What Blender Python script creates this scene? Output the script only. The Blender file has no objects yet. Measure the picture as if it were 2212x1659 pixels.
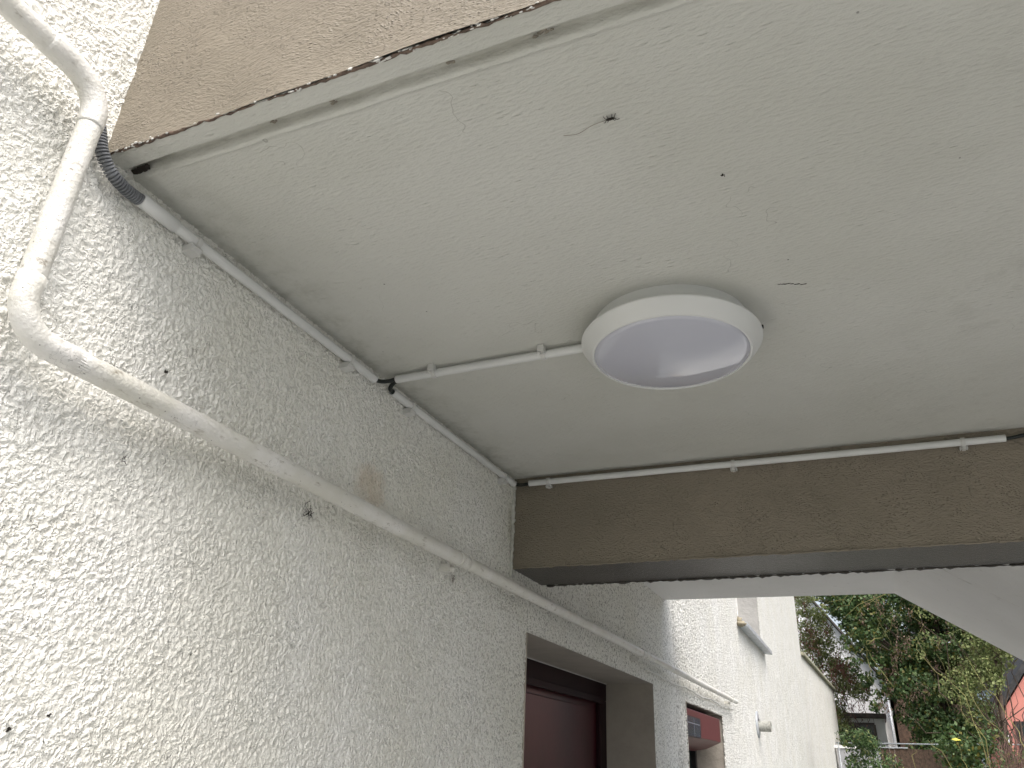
import bpy, math, random
import numpy as np
from mathutils import Vector, Matrix
R = math.radians
S = bpy.context.scene
COL = S.collection

# ------------------------------------------------------------------ camera
cam_d = bpy.data.cameras.new("camera")
cam = bpy.data.objects.new("camera", cam_d)
COL.objects.link(cam)
S.camera = cam
Mw = ((0.91810052, 0.14018003, 0.37073036), (0.39418473, -0.42052635, -0.81717562), (0.04135018, 0.8963856, -0.44134229))
cam.matrix_world = Matrix([[*Mw[0], 1.0], [*Mw[1], 0.0], [*Mw[2], 1.6], [0, 0, 0, 1]])
cam_d.sensor_width = 36.0
cam_d.lens = 36.0 * 1651.14 / 2212.0
cam_d.clip_start = 0.02
cam_d.clip_end = 2000

# ------------------------------------------------------------------ sky, sun, exposure
W = bpy.data.worlds.new("World")
S.world = W
W.use_nodes = True
nt = W.node_tree
nt.nodes.clear()
sky = nt.nodes.new("ShaderNodeTexSky")
sky.sky_type = 'NISHITA'
sky.sun_disc = False
SUN_EL, SUN_ROT = R(55), R(136)
sky.sun_elevation = SUN_EL
sky.sun_rotation = SUN_ROT
sky.air_density = 1.0
sky.dust_density = 6.0
sky.ozone_density = 1.0
hs = nt.nodes.new("ShaderNodeHueSaturation")
hs.inputs['Saturation'].default_value = 0.5
bg = nt.nodes.new("ShaderNodeBackground")
bg.inputs['Strength'].default_value = 0.15
wo = nt.nodes.new("ShaderNodeOutputWorld")
nt.links.new(sky.outputs[0], hs.inputs['Color'])
nt.links.new(hs.outputs[0], bg.inputs[0])
nt.links.new(bg.outputs[0], wo.inputs[0])

sun_d = bpy.data.lights.new("sun", 'SUN')
sun_d.energy = 0.38
sun_d.angle = R(50)
sun_d.color = (1.0, 0.985, 0.96)
sun = bpy.data.objects.new("sun", sun_d)
COL.objects.link(sun)
d = Vector((math.sin(SUN_ROT) * math.cos(SUN_EL), math.cos(SUN_ROT) * math.cos(SUN_EL), math.sin(SUN_EL)))
sun.rotation_euler = d.to_track_quat('Z', 'Y').to_euler()

S.view_settings.view_transform = 'Standard'
S.view_settings.look = 'None'
S.view_settings.exposure = 1.1
S.view_settings.gamma = 1.0
S.render.engine = 'CYCLES'
S.cycles.max_bounces = 10
S.cycles.diffuse_bounces = 6

# ------------------------------------------------------------------ node helpers
class NT:
    def __init__(s, name):
        s.m = bpy.data.materials.new(name)
        s.m.use_nodes = True
        s.t = s.m.node_tree
        s.t.nodes.clear()
        s.o = s.t.nodes.new("ShaderNodeOutputMaterial")
        s.b = s.t.nodes.new("ShaderNodeBsdfPrincipled")
        s.t.links.new(s.b.outputs[0], s.o.inputs[0])
        s.tc = s.t.nodes.new("ShaderNodeTexCoord")
        s.P = s.tc.outputs['Object']
    def link(s, a, b): s.t.links.new(a, b)
    def setin(s, inp, v):
        if hasattr(v, 'is_output') or isinstance(v, bpy.types.NodeSocket): s.link(v, inp)
        elif isinstance(v, (tuple, list)) and len(v) == 3 and inp.type == 'RGBA': inp.default_value = (*v, 1)
        else: inp.default_value = v
    def math(s, op, a, b=0.0, c=None, clamp=False):
        n = s.t.nodes.new("ShaderNodeMath"); n.operation = op; n.use_clamp = clamp
        s.setin(n.inputs[0], a); s.setin(n.inputs[1], b)
        if c is not None: s.setin(n.inputs[2], c)
        return n.outputs[0]
    def vmath(s, op, a, b):
        n = s.t.nodes.new("ShaderNodeVectorMath"); n.operation = op
        s.setin(n.inputs[0], a); s.setin(n.inputs[1], b)
        return n.outputs[0]
    def scale(s, v, k):
        return s.vmath('MULTIPLY', v, k)
    def noise(s, sc, det=2.0, rough=0.5, v=None, col=False, dist=0.0):
        n = s.t.nodes.new("ShaderNodeTexNoise")
        s.link(v if v is not None else s.P, n.inputs['Vector'])
        n.inputs['Scale'].default_value = sc; n.inputs['Detail'].default_value = det
        n.inputs['Roughness'].default_value = rough; n.inputs['Distortion'].default_value = dist
        return n.outputs['Color'] if col else n.outputs['Fac']
    def voro(s, sc, v=None, feature='F1', out='Distance', smooth=None, rnd=1.0):
        n = s.t.nodes.new("ShaderNodeTexVoronoi"); n.feature = feature
        s.link(v if v is not None else s.P, n.inputs['Vector'])
        n.inputs['Scale'].default_value = sc
        n.inputs['Randomness'].default_value = rnd
        if smooth is not None: n.inputs['Smoothness'].default_value = smooth
        return n.outputs[out]
    def ramp(s, f, a, b, lo=0.0, hi=1.0, smooth=True):
        n = s.t.nodes.new("ShaderNodeMapRange")
        n.interpolation_type = 'SMOOTHSTEP' if smooth else 'LINEAR'
        s.setin(n.inputs['Value'], f)
        n.inputs['From Min'].default_value = a; n.inputs['From Max'].default_value = b
        n.inputs['To Min'].default_value = lo; n.inputs['To Max'].default_value = hi
        return n.outputs[0]
    def mix(s, f, a, b, mode='MIX'):
        n = s.t.nodes.new("ShaderNodeMix"); n.data_type = 'RGBA'; n.blend_type = mode
        s.setin(n.inputs[0], f); s.setin(n.inputs[6], a); s.setin(n.inputs[7], b)
        return n.outputs[2]
    def xyz(s):
        n = s.t.nodes.new("ShaderNodeSeparateXYZ"); s.link(s.P, n.inputs[0])
        return n.outputs
    def ball(s, c, r, soft=0.5, stretch=(1, 1, 1), wob=0.0):
        v = s.vmath('SUBTRACT', s.P, c)
        v = s.vmath('MULTIPLY', v, stretch)
        if wob:
            w = s.vmath('MULTIPLY', s.vmath('SUBTRACT', s.noise(30, 3, .6, col=True), (.5, .5, .5)), (wob, wob, wob))
            v = s.vmath('ADD', v, w)
        n = s.t.nodes.new("ShaderNodeVectorMath"); n.operation = 'LENGTH'; s.link(v, n.inputs[0])
        return s.ramp(n.outputs['Value'], r * (1 - soft), r, 1.0, 0.0)
    def bump(s, h, dist, strength=1.0):
        n = s.t.nodes.new("ShaderNodeBump"); s.link(h, n.inputs['Height'])
        n.inputs['Distance'].default_value = dist; n.inputs['Strength'].default_value = strength
        s.link(n.outputs[0], s.b.inputs['Normal'])
    def disp(s, h, scale, mid):
        n = s.t.nodes.new("ShaderNodeDisplacement"); s.link(h, n.inputs['Height'])
        n.inputs['Scale'].default_value = scale; n.inputs['Midlevel'].default_value = mid
        s.link(n.outputs[0], s.o.inputs['Displacement'])
        s.m.displacement_method = 'BOTH'
    def fin(s, col=None, rough=None, metal=None, spec=None):
        if col is not None: s.setin(s.b.inputs['Base Color'], col)
        if rough is not None: s.setin(s.b.inputs['Roughness'], rough)
        if metal is not None: s.b.inputs['Metallic'].default_value = metal
        if spec is not None: s.b.inputs['Specular IOR Level'].default_value = spec
        return s.m

def simple(name, col, rough=0.6, var=0.12, nsc=14, bumpd=0.0, bsc=60, metal=0.0, spec=0.5):
    n = NT(name)
    f = n.noise(nsc, 4, .6)
    c2 = tuple(max(0, c * (1 - var * 2)) for c in col)
    c = n.mix(n.ramp(f, .3, .7), c2, col)
    if bumpd: n.bump(n.noise(bsc, 4, .6), bumpd)
    return n.fin(c, rough, metal, spec)

# ---- painted roughcast render
def mat_stucco(far=False):
    n = NT("white_roughcast_far" if far else "white_roughcast")
    X, Y, Z = n.xyz()
    k = .62 if far else 1.0
    wn = n.noise(40*k, 1, .5, col=True)
    w = n.vmath('MULTIPLY', n.vmath('SUBTRACT', wn, (.5, .5, .5)), (.012/k,)*3)
    p = n.vmath('MULTIPLY', n.vmath('ADD', n.P, w), (1, 1, .92))
    n1 = n.noise(132*k, 2, .5, v=p)
    n2 = n.noise(210*k, 2, .5, v=p)
    n3 = n.noise(62*k, 1, .5, v=p)
    big = n.noise(8, 2, .5)
    h = n.math('MULTIPLY', n.ramp(n1, .36, .68), n.ramp(big, .3, .65, .45, .85))
    h = n.math('MULTIPLY_ADD', n.ramp(n3, .40, .62), .30, h)
    h = n.math('MULTIPLY_ADD', n2, .35, h)
    if far: n.bump(h, .012)
    else: n.disp(h, .0046, .5)
    base = n.mix(n.ramp(n.noise(2.3, 4, .6), .3, .7), (.77, .762, .70), (.82, .817, .78))
    # grime and painted relief shade in the render pits, heavier round the door
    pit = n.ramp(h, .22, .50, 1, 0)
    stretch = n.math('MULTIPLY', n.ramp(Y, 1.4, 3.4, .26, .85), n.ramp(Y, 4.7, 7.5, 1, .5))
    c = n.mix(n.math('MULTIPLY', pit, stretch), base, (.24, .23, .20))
    sp = n.voro(20, n.P); spc = n.voro(20, n.P, out='Color')
    s2 = n.t.nodes.new("ShaderNodeSeparateColor"); n.link(spc, s2.inputs[0])
    speck = n.math('MULTIPLY', n.ramp(sp, .03, .055, 1, 0), n.ramp(s2.outputs[1], .80, .84))
    c = n.mix(n.math('MULTIPLY', speck, .85), c, (.04, .038, .03))
    st = n.ball((0, 1.43, 2.16), .075, .9, (1, .8, 1.0), .10)
    c = n.mix(n.math('MULTIPLY', st, .35), c, (.52, .36, .20))
    st2 = n.ball((0, 2.24, 2.30), .09, .95, (1, 2.5, .8), .12)
    c = n.mix(n.math('MULTIPLY', st2, .4), c, (.30, .28, .18))
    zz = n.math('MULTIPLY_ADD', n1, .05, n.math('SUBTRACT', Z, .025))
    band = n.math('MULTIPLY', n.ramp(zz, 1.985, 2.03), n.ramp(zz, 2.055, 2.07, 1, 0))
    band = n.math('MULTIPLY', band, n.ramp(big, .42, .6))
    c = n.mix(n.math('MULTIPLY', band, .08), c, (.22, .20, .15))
    cr = n.math('MULTIPLY', n.ramp(n.math('ABSOLUTE', n.math('SUBTRACT', n.noise(16, 4, .7), .5)), 0, .006, 1, 0), n.ramp(n.noise(6, 2, .5), .60, .64))
    c = n.mix(n.math('MULTIPLY', cr, .75), c, (.10, .09, .07))
    return n.fin(c, .85, spec=.18)

def mat_ceiling():
    n = NT("ceiling_paint")
    X, Y, Z = n.xyz()
    base = n.mix(n.ramp(n.noise(1.6, 4, .6), .3, .7), (.53, .532, .488), (.585, .587, .552))
    # grime: mottled dark spots towards the far right
    g = n.math('MULTIPLY', n.ramp(n.noise(14, 5, .7), .48, .68), n.ramp(n.noise(2.2, 2, .5), .42, .6))
    g = n.math('MULTIPLY', g, n.ramp(X, .9, 2.0))
    c = n.mix(n.math('MULTIPLY', g, .45), base, (.26, .255, .225))
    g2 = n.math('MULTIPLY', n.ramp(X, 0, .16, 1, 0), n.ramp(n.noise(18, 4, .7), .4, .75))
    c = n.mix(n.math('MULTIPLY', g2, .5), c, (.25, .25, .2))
    sp = n.voro(16, n.P, 'F1'); spc = n.voro(16, n.P, 'F1', out='Color')
    s2 = n.t.nodes.new("ShaderNodeSeparateColor"); n.link(spc, s2.inputs[0])
    speck = n.math('MULTIPLY', n.ramp(sp, .02, .038, 1, 0), n.ramp(s2.outputs[1], .84, .88))
    c = n.mix(n.math('MULTIPLY', speck, .8), c, (.06, .055, .05))
    ps = n.vmath('MULTIPLY', n.P, (.55, 1.6, 1))
    h = n.math('ADD', n.math('MULTIPLY', n.noise(120, 4, .6, v=ps), .55), n.math('MULTIPLY', n.noise(7, 2, .5), 1.2))
    blob = n.math('MULTIPLY', n.ramp(n.voro(60, ps, 'F1'), .08, .30, 1, 0), n.ramp(n.noise(9), .48, .62))
    h = n.math('ADD', h, n.math('MULTIPLY', blob, .22))
    gv = n.math('MULTIPLY', n.math('MULTIPLY', n.ramp(Y, .621, .629), n.ramp(Y, .641, .645, 1, 0)), n.ramp(n.noise(12, 3, .6), .3, .6, .25, .8))
    c = n.mix(n.math('MULTIPLY', gv, .5), c, (.27, .26, .21))
    n.bump(h, .0062)
    cr = n.math('MULTIPLY', n.ramp(n.math('ABSOLUTE', n.math('SUBTRACT', n.noise(7, 3, .6), .5)), 0, .003, 1, 0), n.ramp(n.noise(5, 1, .5), .655, .68))
    c = n.mix(n.math('MULTIPLY', cr, .55), c, (.16, .16, .13))
    return n.fin(c, .55, spec=.3)

def mat_brown():
    n = NT("brown_masonry_paint")
    base = n.mix(n.ramp(n.noise(1.7, 4, .6), .35, .65), (.212, .186, .142), (.252, .218, .170))
    w = n.vmath('MULTIPLY', n.vmath('SUBTRACT', n.noise(5, 2, .5, col=True), (.5, .5, .5)), (.10, .10, .10))
    p = n.vmath('ADD', n.P, w)
    ps = n.vmath('MULTIPLY', p, (.6, 1, 1.5))
    d = n.ramp(n.voro(230, ps), .05, .5, 1, 0)
    dc = n.voro(230, ps, out='Color')
    s2 = n.t.nodes.new("ShaderNodeSeparateColor"); n.link(dc, s2.inputs[0])
    d = n.math('MULTIPLY', d, n.math('MULTIPLY', n.ramp(s2.outputs[0], .35, .75), n.ramp(n.noise(11, 2, .5), .4, .6, .35, 1)))
    c = n.mix(n.math('MULTIPLY', d, .3), base, (.42, .365, .30))
    h = n.math('ADD', n.math('MULTIPLY', d, .55), n.math('MULTIPLY', n.noise(150, 4, .6, v=ps), .6))
    h = n.math('ADD', h, n.math('MULTIPLY', n.noise(10, 3, .6), .8))
    n.bump(h, .0068)
    return n.fin(c, .5, spec=.4)

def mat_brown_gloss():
    n = NT("shaded_masonry_paint")
    c = n.mix(n.ramp(n.noise(4, 4, .6), .3, .7), (.050, .045, .038), (.070, .064, .055))  # same brown paint, darkened in colour for the shade under the beam
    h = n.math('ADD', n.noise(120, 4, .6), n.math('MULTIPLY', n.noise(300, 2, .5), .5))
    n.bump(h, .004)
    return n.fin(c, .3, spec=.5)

def mat_pipe():
    n = NT("weathered_pipe_paint")
    X, Y, Z = n.xyz()
    base = n.mix(n.ramp(n.noise(7, 4, .6), .35, .65), (.64, .63, .57), (.74, .73, .70))
    pv = n.vmath('MULTIPLY', n.P, (1, .3, 1))
    g = n.math('MULTIPLY', n.ramp(n.noise(95, 5, .72, v=pv), .55, .71), n.ramp(n.noise(11, 3, .6), .41, .60))
    c = n.mix(n.math('MULTIPLY', g, .8), base, (.20, .165, .115))
    # brown dust lying on the top of the long run
    zt = n.math('MULTIPLY_ADD', n.noise(40, 4, .7, v=pv), .012, Z)
    top = n.math('MULTIPLY', n.ramp(zt, 2.0945, 2.0985), n.math('MULTIPLY', n.ramp(Z, 2.10, 2.11, 1, 0), n.ramp(Y, .62, 1.0)))
    c = n.mix(n.math('MULTIPLY', top, .6), c, (.20, .16, .115))
    sp = n.ramp(n.voro(110, n.P), .07, .15, 1, 0)
    sc = n.voro(110, n.P, out='Color')
    s2 = n.t.nodes.new("ShaderNodeSeparateColor"); n.link(sc, s2.inputs[0])
    sp = n.math('MULTIPLY', sp, n.ramp(s2.outputs[0], .70, .74))
    c = n.mix(n.math('MULTIPLY', sp, .9), c, (.06, .05, .04))
    cr = n.math('ABSOLUTE', n.math('SUBTRACT', n.noise(30, 4, .65), .5))
    cr = n.math('MULTIPLY', n.ramp(cr, .0, .006, 1, 0), n.ramp(n.noise(14, 2, .5), .56, .62))
    c = n.mix(n.math('MULTIPLY', cr, .8), c, (.05, .04, .03))
    h = n.math('ADD', n.noise(190, 4, .6), n.math('MULTIPLY', n.noise(30, 3, .5), 1.5))
    n.bump(h, .0020)
    return n.fin(c, .36, spec=.5)

M_STUC = mat_stucco(); M_STUCF = mat_stucco(True); M_CEIL = mat_ceiling(); M_BROWN = mat_brown(); M_BROWN2 = mat_brown_gloss(); M_PIPE = mat_pipe()
M_EDGE = simple("chipped_paint_edge", (.17, .115, .085), .6, .3, 90, .004, 120)
M_FLAKE = simple("white_paint_flake", (.72, .71, .67), .6, .1, 60, .002, 120)
M_PVC = simple("white_conduit_plastic", (.67, .68, .67), .42, .04, 9, .0002, 90)
M_CLIP = simple("white_clip_plastic", (.62, .62, .60), .45, .05, 30)
M_HOSE = simple("grey_flexible_plastic", (.19, .20, .215), .42, .15, 40)
M_CABLE = simple("black_cable_sheath", (.008, .013, .011), .4, .1, 40)
M_LAMP = simple("white_lamp_plastic", (.66, .67, .66), .3, .02, 5)
M_REVEAL = simple("beige_smooth_render", (.40, .365, .315), .6, .10, 5, .006, 26)
M_REVEAL_G = simple("grey_smooth_render", (.46, .45, .43), .6, .10, 5, .006, 30)
M_DOOR = simple("dark_red_paint", (.050, .006, .011), .35, .15, 4, .0005, 20)
M_FRAME = simple("dark_red_frame_paint", (.016, .003, .005), .6, .15, 4, .0005, 20, spec=.2)
M_RED = simple("red_shutter_metal", (.10, .018, .023), .4, .1, 5)
M_BLACK = simple("black_metal", (.012, .012, .013), .4, .1, 20)
M_ZINC = simple("galvanised_metal", (.52, .55, .58), .4, .15, 20, .0006, 60, metal=.3)
M_MORT = simple("old_mortar", (.36, .32, .23), .9, .25, 60, .004, 120)
M_COPE = simple("mossy_coping", (.42, .41, .30), .8, .3, 14, .006, 40)
M_TERR = simple("flue_terracotta_grey", (.42, .42, .38), .7, .25, 60, .002, 90)
M_DIRT_HOLE = simple("dark_debris_and_hole", (.028, .022, .016), .9, .3, 80)
M_WEB = simple("cobweb_strand", (.30, .27, .22), .9, .2, 60)
M_WEBW = simple("pale_cobweb_strand", (.75, .74, .70), .9, .1, 60)

def mat_soffit():
    n = NT("grey_soffit_paint")
    c = n.mix(n.ramp(n.noise(1.5, 4, .6), .3, .7), (.68, .675, .655), (.74, .735, .72))
    c = n.mix(n.math('MULTIPLY', n.ramp(n.noise(22, 4, .7), .62, .75), .4), c, (.3, .29, .26))
    n.bump(n.math('ADD', n.noise(90, 4, .6), n.math('MULTIPLY', n.noise(8, 3, .5), 1.0)), .003)
    return n.fin(c, .6, spec=.3)
M_SOFF = mat_soffit()

def mat_diffuser():
    n = NT("opal_diffuser")
    c = n.mix(n.ramp(n.noise(3, 2, .5), .3, .7), (.50, .51, .58), (.52, .53, .60))
    m = n.fin(c, .015, spec=.75)
    n.b.inputs['Coat Weight'].default_value = .6
    n.b.inputs['Coat Roughness'].default_value = .0
    return m
M_DIFF = mat_diffuser()

def mat_panel():
    n = NT("solar_cells")
    X, Y, Z = n.xyz()
    fy = n.math('ABSOLUTE', n.math('SUBTRACT', n.math('FRACT', n.math('MULTIPLY', Y, 5.0)), .5))
    fz = n.math('ABSOLUTE', n.math('SUBTRACT', n.math('FRACT', n.math('MULTIPLY', n.math('SUBTRACT', Z, 1.80), 11.0)), .5))
    ly = n.ramp(fy, .0, .035, 1, 0); lz = n.ramp(fz, .0, .05, 1, 0)
    l = n.math('MAXIMUM', ly, lz)
    c = n.mix(n.math('MULTIPLY', l, .7), (.045, .055, .085), (.38, .40, .43))
    return n.fin(c, .15)
M_SOLAR = mat_panel()

def mat_leaf(name, a, b, c3=None, tr=.25):
    n = NT(name)
    oi = n.t.nodes.new("ShaderNodeNewGeometry")
    rnd = oi.outputs['Random Per Island']
    c = n.mix(rnd, a, b)
    if c3:
        c = n.mix(n.ramp(n.math('FRACT', n.math('MULTIPLY', rnd, 17.3)), .86, .9), c, c3)
    n.fin(c, .5, spec=.35)
    try:
        n.b.inputs['Transmission Weight'].default_value = 0.0
        ts = n.t.nodes.new("ShaderNodeBsdfTranslucent"); n.link(c, ts.inputs[0])
        ms = n.t.nodes.new("ShaderNodeMixShader"); ms.inputs[0].default_value = tr
        n.link(n.b.outputs[0], ms.inputs[1]); n.link(ts.outputs[0], ms.inputs[2]); n.link(ms.outputs[0], n.o.inputs[0])
    except Exception: pass
    return n.m
M_IVY = mat_leaf("ivy_leaves", (.026, .058, .018), (.115, .18, .062), (.14, .13, .03))
M_SHR = mat_leaf("shrub_leaves", (.09, .13, .035), (.30, .34, .14), (.24, .25, .10))
M_LOW = mat_leaf("laurel_leaves", (.025, .052, .018), (.09, .15, .05), (.2, .22, .08))
M_SEED = mat_leaf("dry_seed_heads", (.10, .035, .03), (.19, .085, .065), None, .1)
M_SEED2 = mat_leaf("dry_brown_leaves", (.12, .075, .055), (.24, .16, .12), None, .1)
M_TWIGY = simple("yellow_green_twig", (.26, .24, .08), .7, .25, 8)
M_TWIG = simple("brown_twig", (.13, .09, .065), .8, .3, 8)
M_TWIGR = simple("reddish_twig", (.20, .11, .09), .8, .3, 8)
M_BARK = simple("tree_bark", (.11, .085, .06), .9, .35, 12, .01, 40)
M_HWHITE = simple("white_house_render", (.86, .86, .855), .8, .04, 3, .004, 60)
M_HPINK = simple("pink_house_render", (.78, .31, .26), .8, .08, 3, .004, 60)
M_HBLUE = simple("pale_blue_house_render", (.45, .60, .68), .8, .06, 3, .004, 60)
M_SLATE = simple("dark_roof_slate", (.07, .07, .075), .7, .3, 10, .01, 30)
M_FASC = simple("dark_fascia_board", (.10, .085, .075), .7, .25, 10)
M_GLASS = simple("dark_window_glass", (.035, .055, .055), .08, .2, 2)
M_TIMB = simple("brown_timber", (.12, .075, .05), .8, .3, 16, .004, 60)
M_STEEL = simple("grey_steel_rail", (.40, .43, .45), .45, .15, 20, metal=.4)
M_PATH = simple("concrete_paving", (.38, .385, .375), .85, .15, 3, .004, 80)
M_GROUND = simple("garden_soil_and_grass", (.055, .075, .03), .95, .3, 1.5, .02, 20)
M_DOORG = simple("grey_gate_paint", (.40, .40, .42), .7, .1, 4)

# ------------------------------------------------------------------ object helpers
def tag(o, label=None, cat=None, group=None, kind=None):
    if label: o['label'] = label
    if cat: o['category'] = cat
    if group: o['group'] = group
    if kind: o['kind'] = kind
    return o

def empty(name, loc, label, cat, group=None):
    o = bpy.data.objects.new(name, None)
    o.empty_display_size = .05
    COL.objects.link(o)
    o.location = loc
    bpy.context.view_layer.update()
    return tag(o, label, cat, group)

class MB:
    def __init__(s): s.v = []; s.f = []; s.sm = []
    def add(s, vs, fs, smooth=False):
        k = len(s.v); s.v += [tuple(map(float, p)) for p in vs]
        s.f += [tuple(i + k for i in f) for f in fs]; s.sm += [smooth] * len(fs)
        return s
    def box(s, a, b):
        x0, y0, z0 = a; x1, y1, z1 = b
        return s.add([(x0,y0,z0),(x1,y0,z0),(x1,y1,z0),(x0,y1,z0),(x0,y0,z1),(x1,y0,z1),(x1,y1,z1),(x0,y1,z1)],
            [(0,3,2,1),(4,5,6,7),(0,1,5,4),(1,2,6,5),(2,3,7,6),(3,0,4,7)])
    def prism(s, poly, axis, a, b):
        n = len(poly); vs = []
        for t in (a, b):
            for p in poly:
                q = list(p); q.insert(axis, t); vs.append(q)
        return s.add(vs, [tuple(range(n))[::-1], tuple(range(n, 2*n))] + [(i, (i+1) % n, n + (i+1) % n, n + i) for i in range(n)])
    def tube(s, pts, r, n=24, cap=True, wob=0.0):
        pts = [Vector(p) for p in pts]; m = len(pts)
        rr = r if isinstance(r, (list, tuple)) else [r] * m
        T = []
        for i in range(m):
            t = (pts[min(i+1, m-1)] - pts[max(i-1, 0)])
            T.append(t.normalized() if t.length > 1e-9 else Vector((0, 0, 1)))
        ref = Vector((0, 0, 1)) if abs(T[0].z) < .9 else Vector((1, 0, 0))
        u = T[0].cross(ref).normalized(); vs = []
        for i in range(m):
            u = (u - T[i] * u.dot(T[i])).normalized(); w = T[i].cross(u)
            for k in range(n):
                a = 2 * math.pi * k / n
                q = rr[i] * (1 + (random.uniform(-wob, wob) if wob else 0))
                vs.append(pts[i] + u * math.cos(a) * q + w * math.sin(a) * q)
        fs = [(i*n + k, i*n + (k+1) % n, (i+1)*n + (k+1) % n, (i+1)*n + k) for i in range(m-1) for k in range(n)]
        s.add(vs, fs, True)
        if cap:
            k = len(s.v) - m*n
            s.f += [tuple(k + j for j in range(n))[::-1], tuple(k + (m-1)*n + j for j in range(n))]; s.sm += [False, False]
        return s
    def lathe(s, prof, c, n=96, axis='z'):
        vs = []; m = len(prof)
        for (r, h) in prof:
            for k in range(n):
                a = 2*math.pi*k/n
                if axis == 'z': vs.append((c[0] + r*math.cos(a), c[1] + r*math.sin(a), c[2] + h))
                else: vs.append((c[0] + h, c[1] + r*math.cos(a), c[2] + r*math.sin(a)))
        fs = [(i*n + k, i*n + (k+1) % n, (i+1)*n + (k+1) % n, (i+1)*n + k) for i in range(m-1) for k in range(n)]
        return s.add(vs, fs, True)
    def blob(s, c, r, n=10, m=7, sq=(1, 1, 1), wob=.25):
        vs = []; fs = []
        for i in range(m+1):
            th = math.pi*i/m
            for k in range(n):
                a = 2*math.pi*k/n; q = r*(1 + random.uniform(-wob, wob))
                vs.append((c[0] + q*sq[0]*math.sin(th)*math.cos(a), c[1] + q*sq[1]*math.sin(th)*math.sin(a), c[2] + q*sq[2]*math.cos(th)))
        for i in range(m):
            for k in range(n): fs.append((i*n + k, i*n + (k+1) % n, (i+1)*n + (k+1) % n, (i+1)*n + k))
        return s.add(vs, fs, True)
    def build(s, name, mat, parent=None, bevel=0.0, sharp=None):
        me = bpy.data.meshes.new(name)
        me.from_pydata(s.v, [], s.f); me.update()
        me.polygons.foreach_set('use_smooth', s.sm)
        me.materials.append(mat)
        o = bpy.data.objects.new(name, me); COL.objects.link(o)
        if sharp is not None:
            try: me.set_sharp_from_angle(angle=R(sharp))
            except Exception: pass
        if parent is not None:
            o.parent = parent
            o.matrix_parent_inverse = parent.matrix_world.inverted()
        if bevel:
            b = o.modifiers.new("bevel", 'BEVEL'); b.width = bevel; b.segments = 2; b.limit_method = 'ANGLE'; b.angle_limit = R(40)
        return o

def grid_mesh(name, U, V, fn, mat, holes=(), parent=None, flip=False):
    """tensor grid of lines U x V; fn(u, v) -> xyz arrays; cells inside holes dropped"""
    U = np.asarray(U); V = np.asarray(V); nu, nv = len(U), len(V)
    uu, vv = np.meshgrid(U, V, indexing='ij')
    co = np.stack(fn(uu, vv), -1).reshape(-1, 3)
    i, j = np.meshgrid(np.arange(nu-1), np.arange(nv-1), indexing='ij')
    uc = (U[:-1] + U[1:])[:, None]/2 + 0*j; vc = (V[:-1] + V[1:])[None, :]/2 + 0*i
    keep = np.ones(i.shape, bool)
    for (a, b, c, d_) in holes: keep &= ~((uc > a) & (uc < b) & (vc > c) & (vc < d_))
    i = i[keep]; j = j[keep]
    q = np.stack([i*nv + j, (i+1)*nv + j, (i+1)*nv + j+1, i*nv + j+1], -1)
    if flip: q = q[:, ::-1]
    used = np.unique(q); remap = np.zeros(nu*nv, np.int64); remap[used] = np.arange(len(used))
    q = remap[q]; co = co[used]
    me = bpy.data.meshes.new(name)
    me.vertices.add(len(co)); me.vertices.foreach_set('co', co.astype(np.float32).ravel())
    me.loops.add(q.size); me.loops.foreach_set('vertex_index', q.astype(np.int32).ravel())
    me.polygons.add(len(q)); me.polygons.foreach_set('loop_start', np.arange(0, q.size, 4, dtype=np.int32))
    me.polygons.foreach_set('use_smooth', np.ones(len(q), bool))
    me.update(calc_edges=True); me.validate()
    me.materials.append(mat)
    o = bpy.data.objects.new(name, me); COL.objects.link(o)
    if parent is not None:
        o.parent = parent; o.matrix_parent_inverse = parent.matrix_world.inverted()
    return o

def lines(a, b, step, extra=(), grow=None):
    L = [a]; x = a
    while x < b:
        x += step if grow is None else step*grow(x)
        L.append(min(x, b))
    L = np.array(L)
    for e in extra:
        k = np.abs(L - e).argmin()
        if 0 < k < len(L)-1: L[k] = e
    return np.unique(L)

rnd = random.Random(7)

# ------------------------------------------------------------------ ground
g = MB().add([(-60, -60, -.02), (60, -60, -.02), (60, 90, -.02), (-60, 90, -.02)], [(0, 1, 2, 3)]).build("ground", M_GROUND)
tag(g, "garden ground around the houses", "ground", kind="structure")
g = MB().box((-.05, -6, -.10), (6.5, 10.0, 0.0)).build("path", M_PATH)
tag(g, "pale concrete path beside the white house", "path", kind="structure")

# ------------------------------------------------------------------ the white house
house = empty("house", (0, 5, 0), "near white roughcast house whose wall fills the left side", "house")
DY0, DY1, DZ = 2.405, 4.089, 1.977          # door recess
WY0, WY1, WZ0, WZ1 = 4.894, 6.18, 1.05, 1.958   # small window
UY0, UY1, UZ0, UZ1 = 7.43, 9.15, 2.825, 3.95     # upper window
gy = lambda y: max(1.0, (math.hypot(y, .9)/1.35)**1.15)
YL = np.concatenate([lines(-1.2, -.2, .05)[:-1], lines(-.2, 4.62, .0038, (DY0, DY1), gy)])
ZL = np.concatenate([lines(0, 1.45, .06)[:-1], lines(1.45, 3.05, .0040, (DZ,)), lines(3.05, 5.6, .012)[1:]])
grid_mesh("wall", YL, ZL, lambda u, v: (0*u, u, v), M_STUC, parent=house, holes=[(DY0, DY1, -1, DZ)])
YL = np.unique(np.concatenate([lines(4.62, 15.15, .25), [WY0, WY1, UY0, UY1]]))
ZL = np.unique(np.concatenate([lines(0, 5.6, .25), [WZ0, WZ1, UZ0, UZ1]]))
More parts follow.
